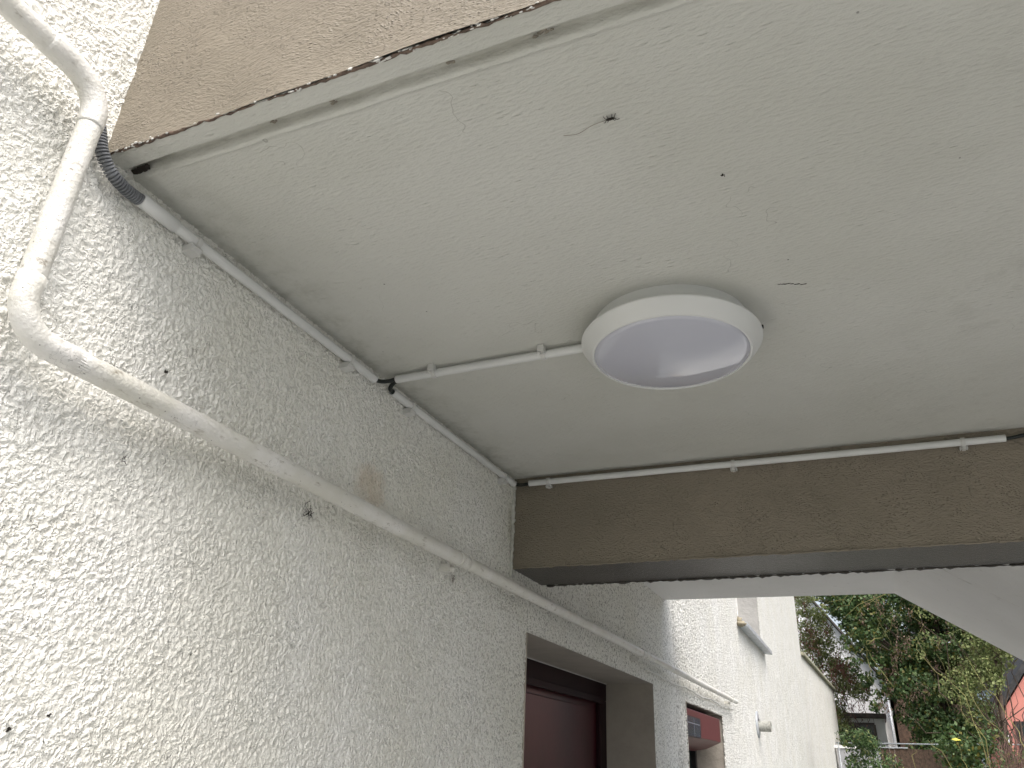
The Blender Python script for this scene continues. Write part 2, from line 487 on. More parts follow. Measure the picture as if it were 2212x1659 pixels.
grid_mesh("wall", YL, ZL, lambda u, v: (0*u, u, v), M_STUCF, parent=house, holes=[(WY0, WY1, WZ0, WZ1), (UY0, UY1, UZ0, UZ1)])
# rough arrises round the openings in the far part
def arris(mb, a_, b_, r=.006, st_=.02):
    n_ = max(4, int(math.dist(a_, b_)/st_))
    P = [[a_[q]+(b_[q]-a_[q])*i/n_ + random.uniform(-.003, .003)*(q != 0) for q in range(3)] for i in range(n_+1)]
    mb.tube(P, [r*random.uniform(.6, 1.25) for _ in P], 7, wob=.2)
random.seed(2)
am = MB()
for (y0, y1, z0, z1) in ((WY0, WY1, WZ0, WZ1), (UY0, UY1, UZ0, UZ1)):
    for A_, B_ in (((0, y0, z1), (0, y1, z1)), ((0, y0, z0), (0, y0, z1)), ((0, y1, z0), (0, y1, z1))):
        am = MB(); arris(am, A_, B_); am.build("render_arris", M_STUCF, house)
# wall thickness shell at the ends, top
MB().box((-.30, -1.2, 0), (-.012, DY0-.02, 5.6)).box((-.30, DY1+.02, 0), (-.012, WY0-.02, 5.6)).box((-.30, WY1+.02, 0), (-.012, UY0-.02, 5.6))\
    .box((-.30, UY1+.02, 0), (-.012, 15.14, 5.6)).box((-.30, DY0-.02, DZ+.02), (-.012, DY1+.02, 5.6)).box((-.30, WY0-.02, WZ1+.02), (-.012, WY1+.02, 5.6))\
    .build("wall_core", M_HWHITE, house)
# far lower end wall of the plot continues as the garden wall below (own object)
# door recess: smooth reveal, in brown-beige paint
rv = MB()
def reveal(mb, y0, y1, z0, z1, dep, bottom=False, top=True):
    a = .006
    mb.add([(a, y0, z1), (a, y1, z1), (-dep, y1, z1), (-dep, y0, z1)], [(3, 2, 1, 0)])
    mb.add([(a, y1, z0), (a, y1, z1), (-dep, y1, z1), (-dep, y1, z0)], [(0, 1, 2, 3)])
    mb.add([(a, y0, z0), (a, y0, z1), (-dep, y0, z1), (-dep, y0, z0)], [(3, 2, 1, 0)])
    if bottom: mb.add([(a, y0, z0), (a, y1, z0), (-dep, y1, z0), (-dep, y0, z0)], [(0, 1, 2, 3)])
reveal(rv, DY0-.0, DY1, 0, DZ, .262)
rv.build("door_reveal", M_REVEAL, house)
door = MB()
door.box((-.34, DY0-.05, 0), (-.262, DY1+.03, DZ))
dr = door.build("door", M_DOOR, house)
fr = MB().box((-.262, DY0, DZ-.085), (-.240, DY1, DZ-.004)).box((-.262, DY1-.11, 0), (-.240, DY1-.002, DZ-.085)).box((-.262, DY0, 0), (-.240, DY0+.08, DZ-.085))
fr.build("door_frame", M_FRAME, dr, bevel=.004)
MB().box((-.240, DY0, DZ-.105), (-.222, DY1-.112, DZ-.075)).build("drip_bar", M_FRAME, dr, bevel=.003)
MB().box((-.262, DY0+.45, .0), (-.250, DY1-.30, DZ-.13)).build("door_leaf", M_DOOR, dr, bevel=.004)
MB().box((-.258, DY0+.001, DZ-.004), (-.236, DY1-.001, DZ-.0015)).build("sealant_bead", M_FLAKE, dr)
# small window with its recess
rv = MB(); reveal(rv, WY0, WY1, WZ0, WZ1, .20, bottom=True); rv.build("window_reveal", M_REVEAL, house)
wn = MB().box((-.27, WY0, WZ0), (-.20, WY0+.05, WZ1)).box((-.27, WY1-.05, WZ0), (-.20, WY1, WZ1)).box((-.27, WY0+.05, WZ0), (-.20, WY1-.05, WZ0+.05))\
    .box((-.27, WY0+.62, WZ0+.05), (-.20, WY0+.68, WZ1-.25)).build("window", M_BLACK, house)
MB().box((-.245, WY0+.05, WZ0+.05), (-.235, WY1-.05, WZ1-.01)).build("pane", M_GLASS, wn)
# upper window recess with sill
rv = MB(); reveal(rv, UY0, UY1, UZ0, UZ1, .22, bottom=True); rv.build("upper_window_reveal", M_REVEAL_G, house)
wn = MB().box((-.28, UY0, UZ0), (-.22, UY0+.06, UZ1)).box((-.28, UY1-.06, UZ0), (-.22, UY1, UZ1)).box((-.28, UY0+.06, UZ0), (-.22, UY1-.06, UZ0+.06)).build("window", M_HWHITE, house)
MB().box((-.26, UY0+.06, UZ0+.06), (-.25, UY1-.06, UZ1)).build("pane", M_GLASS, wn)
sl = MB().prism([(-.22, UZ0+.002), (-.22, UZ0-.02), (.075, UZ0-.052), (.085, UZ0-.052), (.085, UZ0-.012), (.07, UZ0-.012)], 1, UY0-.02, UY1+.22).build("window_sill", M_ZINC, house, bevel=.003)
MB().blob((.03, UY0-.035, UZ0-.030), .05, sq=(1.1, .9, .45), wob=.35).blob((.01, UY0-.01, UZ0+.0), .035, wob=.35).build("mortar_lump", M_MORT, sl)

# garden wall continuing at a slight angle beyond the end of the house
ga = math.atan2(.2158, 6.873); gl = 6.88
gw = empty("garden_wall", (0, 15.15, 0), "white roughcast garden wall with a mossy coping beyond the house end", "wall")
ca_, sa_ = math.cos(ga), math.sin(ga)
grid_mesh("wall_face", lines(0, gl, .5), lines(0, 3.49, .5), lambda u, v: (.002 + u*sa_, 15.15 + u*ca_, v), M_STUCF, parent=gw)
def rot(u, t): return (.002 + u*sa_ + t*ca_, 15.15 + u*ca_ - t*sa_)
def gbox(mb, u0, u1, t0, t1, z0, z1):
    P = [rot(u0, t0), rot(u0, t1), rot(u1, t1), rot(u1, t0)]
    mb.add([(*p, z0) for p in P] + [(*p, z1) for p in P], [(0,3,2,1),(4,5,6,7),(0,1,5,4),(1,2,6,5),(2,3,7,6),(3,0,4,7)])
    return mb
gbox(MB(), 0, gl, -.22, -.014, 0, 3.49).build("wall_core", M_HWHITE, gw)
gbox(MB(), -.0, gl+.12, -.28, .06, 3.49, 3.545).build("coping", M_COPE, gw, bevel=.01)

# ------------------------------------------------------------------ canopy: ceiling slab with drip groove, brown fascia
H = 2.44
FY = .588           # fascia plane
BY0, BY1, BZ = 2.258, 2.535, 2.155     # beam
canopy = empty("canopy", (1.5, 1.4, H), "white ceiling slab of the porch with a brown rendered front", "canopy")
XE = 3.4
def groove(u, v):
    # v runs in y; profile of the drip groove
    y = v
    a, b, dpt = .625, .644, .015
    s0 = np.clip((y-a)/.005, 0, 1)*np.clip((b-y)/.004, 0, 1)
    x = u
    wob = .0006*np.sin(x*9.0) + .0005*np.sin(x*31+1)
    ridge = .0038*np.exp(-((y-b-.005)/.0045)**2)*(1+.35*np.sin(x*17)*np.sin(x*41+2))
    near = np.exp(-((x-.05)/.05)**2)*np.exp(-((y-.640)/.008)**2)*.012
    return (x, y + wob*np.exp(-((y-.64)/.03)**2), H + dpt*s0 - ridge + near + np.maximum(0, y-1.3)*.0145)
V = np.concatenate([lines(FY, .60, .004)[:-1], lines(.60, .67, .0015)[:-1], lines(.67, 2.262, .03)])
grid_mesh("ceiling", lines(-.01, XE, .012), V, groove, M_CEIL, parent=canopy, flip=True)
MB().box((-.01, FY+.03, H+.035), (XE, 2.5, H+.20)).build("slab", M_SOFF, canopy)
def fas(u, v):
    x = u; z = v
    w = .0022*np.sin(x*7+.5)*np.sin(z*11) + .0012*np.sin(x*23+z*17)
    # slight outward roll at the bottom arris
    return (x, FY + w - .003*np.exp(-((z-H)/.012)**2), z)
grid_mesh("fascia", lines(-.01, XE, .02), lines(H-.002, 3.6, .02), fas, M_BROWN, parent=canopy)
MB().box((-.01, FY+.02, H+.21), (XE, FY+.20, 3.6)).build("fascia_core", M_BROWN, canopy)
# ragged paint line along the arris: brown bead with white chips
random.seed(3)
pe = MB(); n = 420
pts = []; rr = []
for i in range(n+1):
    x = .005 + (XE-.005)*i/n
    pts.append((x, FY+.001+random.uniform(-.0012, .0016), H-.001+random.uniform(-.0012, .0012)))
    rr.append(.0021 + .0010*math.sin(x*5)*math.sin(x*13+1) + random.uniform(-.0009, .0011))
pe.tube(pts, rr, 8, wob=.2).build("paint_edge", M_EDGE, canopy)
pc = MB()
for i in range(140):
    x = random.choice([random.gauss(.50, .14), random.gauss(.72, .12), random.uniform(.02, 1.4), random.gauss(.07, .03)])
    if x < .01: continue
    r = random.uniform(.0009, .0028)
    pc.blob((x, FY-.0025+random.uniform(-.001, .005), H-.0022+random.uniform(-.002, .003)), r, 6, 4, (random.uniform(1, 2.4), .6, .7), .4)
tag(pc.build("flaked_paint", M_FLAKE, canopy), kind='stuff')

# ------------------------------------------------------------------ brown beam across the passage
beam = empty("beam", (1.5, 2.4, BZ), "dark brown painted concrete beam crossing the passage below the ceiling", "beam")
def bface(u, v):
    w = .0015*np.sin(u*6)*np.sin(v*20) + .0008*np.sin(u*19+v*30)
    return (u, BY0 + w, v + .0016*np.sin(u*14)*np.sin(u*5.3)*np.exp(-((v-BZ)/.01)**2))
grid_mesh("front_face", lines(-.01, XE, .015), lines(BZ-.003, H+.02, .015), bface, M_BROWN, parent=beam)
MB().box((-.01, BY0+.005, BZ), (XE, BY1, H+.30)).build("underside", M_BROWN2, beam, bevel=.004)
random.seed(11)
pts = []; rr = []
for i in range(301):
    x = 3.0*i/300
    pts.append((x, BY0-.0005+random.uniform(-.001, .001), BZ-.002+random.uniform(-.0012, .0012))); rr.append(.0028+random.uniform(-.0012, .0016))
MB().tube(pts, rr, 7, wob=.2).build("paint_edge", M_BROWN, beam)
pts = []; rr = []
for i in range(261):
    x = .02 + 2.9*i/260
    pts.append((x, BY1+random.uniform(-.001, .001), BZ-.001+random.uniform(-.0015, .001))); rr.append(max(.001, .003+random.uniform(-.002, .003)))
MB().tube(pts, rr, 7, wob=.3).build("drip_edge", M_BROWN2, beam)
# brown strip above the conduit closes to the ceiling
# pale skim where the wall meets the beam
random.seed(12)
pts = [(.004+random.uniform(-.002, .002), BY0-.004+random.uniform(-.003, .002), BZ-.03+.32*i/50) for i in range(51)]
MB().tube(pts, [.0065+random.uniform(-.002, .002) for _ in pts], 8, wob=.15).build("corner_skim", M_CEIL, house)

# ------------------------------------------------------------------ landing and stair flight beyond the beam
stair = empty("concrete_stair", (2.5, 3.6, 0), "pale grey underside of a concrete landing and stair beyond the brown beam", "stair")
LZ = 2.461
def ly(x): return 4.449 + .0383*x
ex = 1.192
lm = MB()
ybk = BY1 + .004
lm.add([(-.02, ybk, LZ), (ex-.02, ybk, LZ), (ex+.008, ly(ex), LZ), (-.02, ly(0), LZ), (-.02, ybk, LZ+.22), (ex+.2, ybk, LZ+.22), (ex+.2, ly(ex), LZ+.22), (-.02, ly(0), LZ+.22)],
       [(0, 3, 2, 1), (4, 5, 6, 7), (3, 7, 6, 2), (0, 1, 5, 4)])
lm.build("landing", M_SOFF, stair)
SL = .664
XB = ex + LZ/SL
fm = MB()
bot = [(ex-.02, ybk, LZ), (ex+.008, ly(ex), LZ), (XB, ly(ex)+.02, 0), (XB-.02, ybk, 0)]
top = [(ex+.18, ybk, LZ+.218), (ex+.18, ly(ex), LZ+.218), (XB+.3, ly(ex)+.02, 0), (XB+.3, ybk, 0)]
fm.add(bot + top, [(0, 1, 2, 3), (1, 5, 6, 2), (0, 3, 7, 4), (4, 7, 6, 5), (0, 4, 5, 1)])
fm.build("flight", M_SOFF, stair)
tm = MB()
k = 14
for i in range(k):
    z1 = LZ+.218-.175*(i+1)+.175; x0 = ex+.18+.264*i
    if z1 <= .02: break
    tm.box((x0, ybk+.02, max(0, z1-.20)), (x0+.264, ly(ex)-.02, z1-.175))
tm.build("steps", M_SOFF, stair)
def webline(pts, r, name, mat):
    P = []
    for a, b in zip(pts[:-1], pts[1:]):
        for t in (0, .25, .5, .75): P.append([a[q]+(b[q]-a[q])*t + random.uniform(-.0008, .0008) for q in range(3)])
    P.append(pts[-1]); return MB().tube(P, r, 5, wob=.3)
wm = webline([(1.343, 3.481, 2.356), (1.383, 3.505, 2.330), (1.445, 3.498, 2.289), (1.505, 3.492, 2.249), (1.574, 3.492, 2.203)], .0013, "", None)
o = wm.build("cobweb", M_WEBW); tag(o, "pale cobweb strand on the stair underside, the one nearer the landing", "cobweb", "cobweb strands under the stair")
wm = webline([(1.391, 3.348, 2.324), (1.433, 3.338, 2.297), (1.489, 3.315, 2.260), (1.57, 3.331, 2.206)], .0012, "", None)
o = wm.build("cobweb", M_WEBW); tag(o, "pale cobweb strand on the stair underside, the one closer to the brown beam", "cobweb", "cobweb strands under the stair")

# ------------------------------------------------------------------ the old drain pipe
pipe = empty("drain_pipe", (.05, .523, 2.3), "weathered off-white drain pipe with two bends running along the white wall", "pipe")
PX, PR = .050, .0178
def smooth(path, it=3):
    P = [Vector(p) for p in path]
    for _ in range(it):
        Q = [P[0]]
        for a, b in zip(P[:-1], P[1:]): Q += [a*.75+b*.25, a*.25+b*.75]
        Q.append(P[-1]); P = Q
    return P
def seg(a, b, n): return [tuple(a[q]+(b[q]-a[q])*i/n for q in range(3)) for i in range(n+1)]
random.seed(5)
# upper run, leaning off the wall towards the front
MB().tube(seg((.078, -.55, 2.499), (.0512, .45, 2.497), 40), .0175, 28).build("pipe_run", M_PIPE, pipe)
def arc(c, r, a0, a1, n=12): return [(PX, c[0]+r*math.cos(R(a0+(a1-a0)*i/n)), c[1]+r*math.sin(R(a0+(a1-a0)*i/n))) for i in range(n+1)]
rb = .058
up = [(.0519, .425, 2.497), (.0512, .450, 2.497)] + arc((.523-rb, 2.497-rb), rb, 90, 0) + [(PX, .523, 2.422)]
MB().tube(smooth(up, 1), [.0180]+[.0186]*(2*len(up)-2)+[.0180], 32).build("elbow", M_PIPE, pipe)
MB().tube(seg((PX, .523, 2.440), (PX, .523, 2.13), 30), .0173, 28).build("pipe_run", M_PIPE, pipe)
rb = .054
lo = [(PX, .523, 2.155), (PX, .523, 2.140)] + arc((.523+rb, 2.0745+rb), rb, 180, 270) + [(PX, .60, 2.0745), (PX, .630, 2.0745)]
MB().tube(lo, [.0178]+[.0183]*(len(lo)-2)+[.0181], 32).build("elbow", M_PIPE, pipe)
def pz(y): return 2.074 + .0009*y
MB().tube(seg((PX, .61, pz(.6)), (PX, 1.85, pz(1.85)), 60), PR+.0004, 28).build("pipe_run", M_PIPE, pipe)
MB().tube(seg((PX, 1.85, pz(1.85)), (PX, 3.80, pz(3.8)), 60), PR-.0004, 28).build("pipe_run", M_PIPE, pipe)
pr_ = MB().tube(seg((PX, 3.79, pz(3.8)), (PX, 6.60, pz(6.6)), 60), PR-.0016, 28).build("pipe_run", M_PIPE, pipe)
for y, r in ((1.84, .0192), (3.785, .0192)):
    MB().tube([(PX, y-.03, pz(y)), (PX, y-.028, pz(y)), (PX, y+.006, pz(y)), (PX, y+.008, pz(y))], [r-.0012, r, r, r-.001], 28).build("coupling", M_PIPE, pipe)
for y in (1.80, 3.70, 6.35):
    cl = MB().tube([(PX, y-.006, pz(y)), (PX, y+.006, pz(y))], PR+.0024, 28)
    cl.box((0, y-.006, pz(y)-.034), (.030, y+.006, pz(y)-.014)).box((0, y-.006, pz(y)+.014), (.030, y+.006, pz(y)+.030))
    c = cl.build("bracket", M_PIPE, pipe)
    MB().blob((.034, y, pz(y)-.028), .0075).build("screw_head", M_PIPE, c); MB().blob((.026, y, pz(y)+.027), .006).build("screw_head", M_PIPE, c)

# thin painted cable under the far end of the pipe
pts = [(.012+.003*math.sin(i*1.3), 3.90+2.75*i/60, 2.026+.006*math.sin(i*.35)-.00009*i+random.uniform(-.001, .001)) for i in range(61)]
o = MB().tube(pts, .0042, 10, wob=.12).build("cable", M_FLAKE); tag(o, "thin cable painted white, running under the far end of the drain pipe", "cable")

# ------------------------------------------------------------------ flexible hose and conduits
def catmull(P, n=8):
    P = [Vector(p) for p in P]; Q = []
    E_ = [P[0]*2-P[1]] + P + [P[-1]*2-P[-2]]
    for i in range(1, len(E_)-2):
        a, b, c, d = E_[i-1:i+3]
        for k in range(n):
            t = k/n
            Q.append(.5*((2*b) + (c-a)*t + (2*a-5*b+4*c-d)*t*t + (3*b-a-3*c+d)*t**3))
    Q.append(P[-1]); return Q
hp = catmull([(.018, .535, 2.482), (.019, .548, 2.470), (.020, .558, 2.452), (.021, .567, 2.430), (.022, .580, 2.413), (.022, .598, 2.401), (.020, .619, 2.397), (.017, .640, 2.398), (.015, .664, 2.401)], 40)
# resample evenly
L = [0]
for a, b in zip(hp[:-1], hp[1:]): L.append(L[-1] + (b-a).length)
N_ = int(L[-1]/.00055); Q = []; j = 0
for i in range(N_+1):
    s_ = L[-1]*i/N_
    while j < len(L)-2 and L[j+1] < s_: j += 1
    t = (s_-L[j])/max(1e-9, L[j+1]-L[j]); Q.append(hp[j].lerp(hp[j+1], t))
rr = []
for i in range(N_+1):
    ph = (L[-1]*i/N_)/.0050 % 1
    rr.append(.0106 if ph > .40 else .0074)
o = MB().tube(Q, rr, 24).build("corrugated_hose", M_HOSE, sharp=40)
tag(o, "grey corrugated hose coming from behind the drain pipe into the conduit", "hose")

CR = .0098
def conduit(name_label, a, b, clips, kind, r=CR, sleeve=None):
    a = Vector(a); b = Vector(b); d_ = (b-a).normalized()
    t = empty("conduit", a, name_label, "conduit", "white cable conduits")
    ln = (b-a).length
    # hollow ended tube: outer and inner wall
    m = MB(); m.tube([a, b], r, 32, cap=False); m.tube([b, a], r-.0016, 32, cap=False)
    for P, s_ in ((a, 1), (b, -1)):
        ring = MB(); ring.tube([P, P + d_*s_*.0001], [r, r-.0016], 32, cap=False); m.add(ring.v, ring.f)
    m.build("tube", M_PVC, t)
    if sleeve:
        s0 = a + d_*sleeve[0]; s1 = a + d_*sleeve[1]
        MB().tube([s0, s0+d_*.0006, s1-d_*.0008, s1], [r+.0016, r+.0024, r+.0024, r+.0012], 32).build("sleeve", M_PVC, t)
    for q in clips:
        c = a + d_*q
        m = MB(); w = .0052
        m.tube([c-d_*w, c-d_*w*.95, c+d_*w*.95, c+d_*w], [r+.0006, r+.0028, r+.0028, r+.0006], 32)
        if kind == 'wall':      # block below the tube, on the wall
            x1 = .026
            m.prism([(0, c.z-r-.001), (x1-.004, c.z-r-.001), (x1, c.z-r-.006), (x1-.003, c.z-r-.015), (0, c.z-r-.016)], 1, c.y-.014, c.y+.009)
        elif kind == 'ceil':    # block beside the tube, on the ceiling, nearer the front
            z1 = H + .001
            m.box((c.x-.0075, c.y-r-.014, c.z-.003), (c.x+.0075, c.y-r+.001, z1))
            m.box((c.x-.0075, c.y-r-.013, c.z-.0065), (c.x-.0015, c.y-r-.002, c.z-.0035))
            m.box((c.x+.0015, c.y-r-.013, c.z-.0065), (c.x+.0075, c.y-r-.002, c.z-.0035))
        else:                   # block under the tube, on the beam face
            m.box((c.x-.0045, c.y-.004, c.z-r-.011), (c.x+.0045, BY0+.004, c.z-r+.001))
            m.box((c.x-.0095, c.y, c.z-r-.009), (c.x-.0060, BY0+.004, c.z-r-.001))
            m.box((c.x+.0060, c.y, c.z-r-.009), (c.x+.0095, BY0+.004, c.z-r-.001))
        m.build("clip", M_CLIP, t, bevel=.0006)
    return t
conduit("white conduit on the wall from the grey hose to the cable gap", (.0155, .660, 2.402), (.0155, 1.369, 2.409), (.125, .604), 'wall', sleeve=(-.001, .076))
conduit("white conduit on the wall from the cable gap to the beam corner", (.0155, 1.449, 2.4125), (.0155, 2.222, 2.4255), (.095, .690), 'wall')
conduit("white conduit on the ceiling leading to the round light", (.046, 1.417, 2.4265), (.60, 1.414, 2.4265), (.106, .388), 'ceil')
conduit("white conduit along the top of the brown beam", (.062, 2.2435, 2.4295), (1.432, 2.2435, 2.4240), (.068, .662, 1.270), 'beam', r=.0097)

def cable(label, P, r=.0032, m=M_CABLE):
    o = MB().tube(catmull(P, 10), r, 12).build("cable", m)
    return tag(o, label, "cable", "black cables between the conduits")
cable("black cable curving from the wall conduit end to the ceiling conduit", [(.0155, 1.34, 2.409), (.0155, 1.369, 2.409), (.021, 1.390, 2.412), (.032, 1.407, 2.4195), (.046, 1.4165, 2.4275), (.09, 1.417, 2.4285)], .0052)
cable("short black cable hooking down from the ceiling conduit to the lower wall conduit", [(.09, 1.418, 2.4245), (.046, 1.4195, 2.4225), (.030, 1.424, 2.418), (.020, 1.433, 2.4125), (.0165, 1.449, 2.4125), (.0155, 1.49, 2.413)], .0055)
cable("upper black cable in the corner before the beam conduit", [(.0155, 2.19, 2.427), (.017, 2.222, 2.4275), (.030, 2.243, 2.4300), (.062, 2.2445, 2.4315), (.10, 2.244, 2.431)], .0026)
cable("lower black cable in the corner before the beam conduit", [(.0155, 2.19, 2.422), (.017, 2.222, 2.4225), (.030, 2.2425, 2.4235), (.062, 2.2425, 2.4255), (.10, 2.244, 2.426)], .0026)
cable("black cable leaving the right end of the beam conduit", [(1.38, 2.244, 2.424), (1.432, 2.244, 2.4230), (1.465, 2.245, 2.4265), (1.50, 2.247, 2.433), (1.56, 2.249, 2.4385), (1.75, 2.25, 2.441)], .0050)

# ------------------------------------------------------------------ round ceiling light
LC = (.7224, 1.4066, H)
lamp = empty("ceiling_light", LC, "round white bulkhead light with an opal cover on the ceiling", "light")
MB().lathe([(.0001, -.001), (.150, -.001), (.1592, .004), (.1600, -.002), (.163, -.030), (.158, -.034)], LC, 128).build("base", M_LAMP, lamp, sharp=35)
MB().lathe([(.155, -.030), (.1840, -.0365), (.1862, -.0400), (.1862, -.0430), (.1785, -.0550), (.1630, -.0706), (.1600, -.0712), (.1585, -.069), (.1585, -.060)], LC, 128).build("bezel", M_LAMP, lamp, sharp=28)
prof = [(.1583, -.0655)]
for i in range(15):
    t = i/14; r = .1583*(1-t); prof.append((max(r, .0001), -.0700-.019*(1-(r/.1583)**2)))
MB().lathe(prof, LC, 128).build("diffuser", M_DIFF, lamp)
MB().box((LC[0]+.184, LC[1]-.003, H-.040), (LC[0]+.1885, LC[1]+.003, H-.034)).build("catch", M_BLACK, lamp)

# ------------------------------------------------------------------ roller shutter box, flue
sb = empty("roller_shutter", (-.1, 5.4, 1.93), "dark red roller shutter box with a solar panel in the small window recess", "shutter")
pf = [(-.195, 1.928), (-.012, 1.928), (-.006, 1.922), (-.006, 1.775)]
for i in range(1, 9): pf.append((-.006-.19*math.sin(R(i*5.5))*1.0 - .004*i, 1.775-.055*math.sin(R(i*11.25))))
pf.append((-.195, 1.712))
MB().prism(pf, 1, WY0+.005, 6.085).build("housing", M_RED, sb, bevel=.003)
fr = MB().box((-.006, WY0+.004, 1.768), (.004, 5.31, 1.885)).build("panel_frame", M_BLACK, sb)
MB().box((.004, WY0+.008, 1.774), (.0055, 5.285, 1.879)).build("solar_panel", M_SOLAR, fr)
MB().box((-.10, WY0+.03, WZ0), (-.06, WY0+.11, 1.74)).box((-.09, WY0+.14, WZ0), (-.07, WY0+.22, 1.74)).build("guide_rail", M_BLACK, sb, bevel=.003)

fl = empty("flue_pipe", (0, 8.17, 2.0), "short round flue outlet with a pale collar on the bright far wall", "flue")
MB().lathe([(.052, .012), (.085, .011), (.112, .007), (.118, .002), (.116, -.004)], (.004, 8.17, 2.0), 48, 'x').build("collar", M_ZINC, fl)
MB().lathe([(.047, .0), (.047, .118), (.0475, .12), (.040, .12), (.040, .02), (.0001, .02)], (.004, 8.17, 1.985), 40, 'x').build("outlet", M_TERR, fl, sharp=40)

# ------------------------------------------------------------------ small debris and cobwebs
random.seed(21)
def tuft(name, label, cat, c, r, n, mat=M_DIRT_HOLE, nrm=(1, 0, 0), th=.0005):
    m = MB(); c = Vector(c); nrm = Vector(nrm)
    for i in range(n):
        a = Vector([random.gauss(0, 1) for _ in range(3)]); a = (a - nrm*a.dot(nrm)).normalized()
        a2 = Vector([random.gauss(0, 1) for _ in range(3)]); a2 = a2 - nrm*a2.dot(nrm)
        p0 = c + a2*r*.35 + nrm*.004; p3 = c + a*random.uniform(.4, 1)*r + nrm*random.uniform(.003, .006)
        mid = (p0+p3)/2 + Vector([random.uniform(-.2, .2)*r for _ in range(3)]); mid = mid - nrm*((mid-c).dot(nrm)-.005)
        m.tube([p0, mid, p3], [th, th*1.4, th*.4], 5)
    if r < .008:
        for q in range(4): m.blob(c + nrm*.003 + Vector([random.gauss(0, r*.3) for _ in range(3)]), r*.3, 7, 5, wob=.5)
    o = m.build(name, mat); return tag(o, label, cat)
tuft("cobweb_tuft", "dark cobweb tuft hanging on the wall below the middle of the drain pipe", "cobweb", (.004, 1.215, 2.035), .026, 12)
tuft("cobweb_tuft", "grey cobweb tuft under the drain pipe bracket", "cobweb", (.004, 1.86, 2.035), .016, 8, M_WEB)
tuft("debris_speck", "black speck of dirt on the wall above the drain pipe", "debris", (.003, .801, 2.153), .005, 5)
tuft("debris_speck", "black speck on the wall low at the left edge of the photo", "debris", (.003, .765, 1.628), .004, 5)
tuft("debris_speck", "black speck on the wall in the bottom left corner of the photo", "debris", (.003, .715, 1.609), .005, 5)
tuft("debris_speck", "dark twiggy thread on the wall below the left part of the drain pipe", "debris", (.003, .775, 1.988), .014, 4)
m = MB(); cz = H - .004
m.blob((.775, .797, cz), .0025, 8, 6, (2.4, .9, .8), .3)
for sx in (-1, 1):
    for q in range(4):
        m.tube([(.775+.002*q*sx, .797, cz), (.775+(.003+.002*q)*sx, .797+.0035*(q % 2*2-1), cz-.001), (.775+(.004+.0025*q)*sx, .797+.006*(q % 2*2-1), cz+.002)], .0005, 5)
o = m.build("dead_spider", M_DIRT_HOLE)
tag(o, "small dead spider on the white ceiling between the groove and the light", "spider")
o = MB().tube(catmull([(.768, .797, cz), (.745, .801, cz+.001), (.722, .808, cz), (.700, .806, cz+.002)], 6), .00045, 5).build("web_thread", M_WEB); tag(o, "fine web thread trailing left from the dead spider on the ceiling", "cobweb")
m = MB()
for i in range(9):
    m.blob((.955+.0055*i, 1.318+.0022*i+random.uniform(-.002, .002), H-.0004), .0022, 6, 4, (1.6, .45, .3), .5)
o = m.build("paint_scrape", M_DIRT_HOLE); tag(o, "thin dark scrape in the ceiling paint right of the round light", "scrape")
tuft("debris_speck", "tiny dark speck on the ceiling above the round light", "debris", (.905, .971, H-.001), .004, 4, M_DIRT_HOLE, (0, 0, -1))
m = MB()
for i in range(14):
    t_ = i/13
    m.blob((.006+.034*t_, .646-.010*t_+random.uniform(-.003, .003), H+.010-.004*t_), .0065-.003*t_, 8, 6, (1.2, 1.0, .7), .3)
o = m.build("dark_hole", M_DIRT_HOLE); tag(o, "dark blobs for the shaded hole where the ceiling groove meets the wall", "debris")  # dark blobs stand in for the shade of a recess
random.seed(31)
for i, (x, lab) in enumerate(((.30, "dark smudge in the ceiling groove, nearest to the wall"), (.405, "dark smudge in the ceiling groove, second from the wall"), (.60, "dark smudge in the ceiling groove, third from the wall"), (.735, "dark smudge in the ceiling groove, farthest from the wall"))):
    m = MB()
    for k in range(5): m.blob((x+random.gauss(0, .004), .634+random.gauss(0, .002), H+.0085), random.uniform(.0015, .003), 7, 5, (1.6, .8, .35), .4)
    o = m.build("dirt_smudge", M_WEB); tag(o, lab, "dirt", "dirt smudges in the ceiling groove")

# ------------------------------------------------------------------ vegetation
def leaves_mesh(name, C, N, size, mat, parent, seed, droop=.5, aspect=1.0):
    """one small bent leaf per row of C (centres), N outward directions"""
    g_ = np.random.default_rng(seed); n = len(C)
    sz = size*g_.uniform(.55, 1.25, n)
    nr = N + g_.normal(0, .65, (n, 3)); nr /= np.linalg.norm(nr, axis=1)[:, None] + 1e-9
    up = np.zeros((n, 3)); up[:, 2] = -droop; up += g_.normal(0, .6, (n, 3))
    t = up - nr*np.sum(up*nr, 1)[:, None]; t /= np.linalg.norm(t, axis=1)[:, None] + 1e-9
    b = np.cross(nr, t)
    s_ = sz[:, None]
    P = np.stack([C - t*s_*.55, C + b*s_*.42*aspect - t*s_*.1 - nr*s_*.12, C + t*s_*.6, C - b*s_*.42*aspect - t*s_*.1 - nr*s_*.12], 1).reshape(-1, 3)
    q = np.arange(n*4, dtype=np.int32)
    me = bpy.data.meshes.new(name)
    me.vertices.add(n*4); me.vertices.foreach_set('co', P.astype(np.float32).ravel())
    me.loops.add(n*4); me.loops.foreach_set('vertex_index', q)
    me.polygons.add(n); me.polygons.foreach_set('loop_start', np.arange(0, n*4, 4, dtype=np.int32))
    me.update(calc_edges=True); me.materials.append(mat)
    o = bpy.data.objects.new(name, me); COL.objects.link(o)
    if parent is not None:
        o.parent = parent; o.matrix_parent_inverse = parent.matrix_world.inverted()
    return o

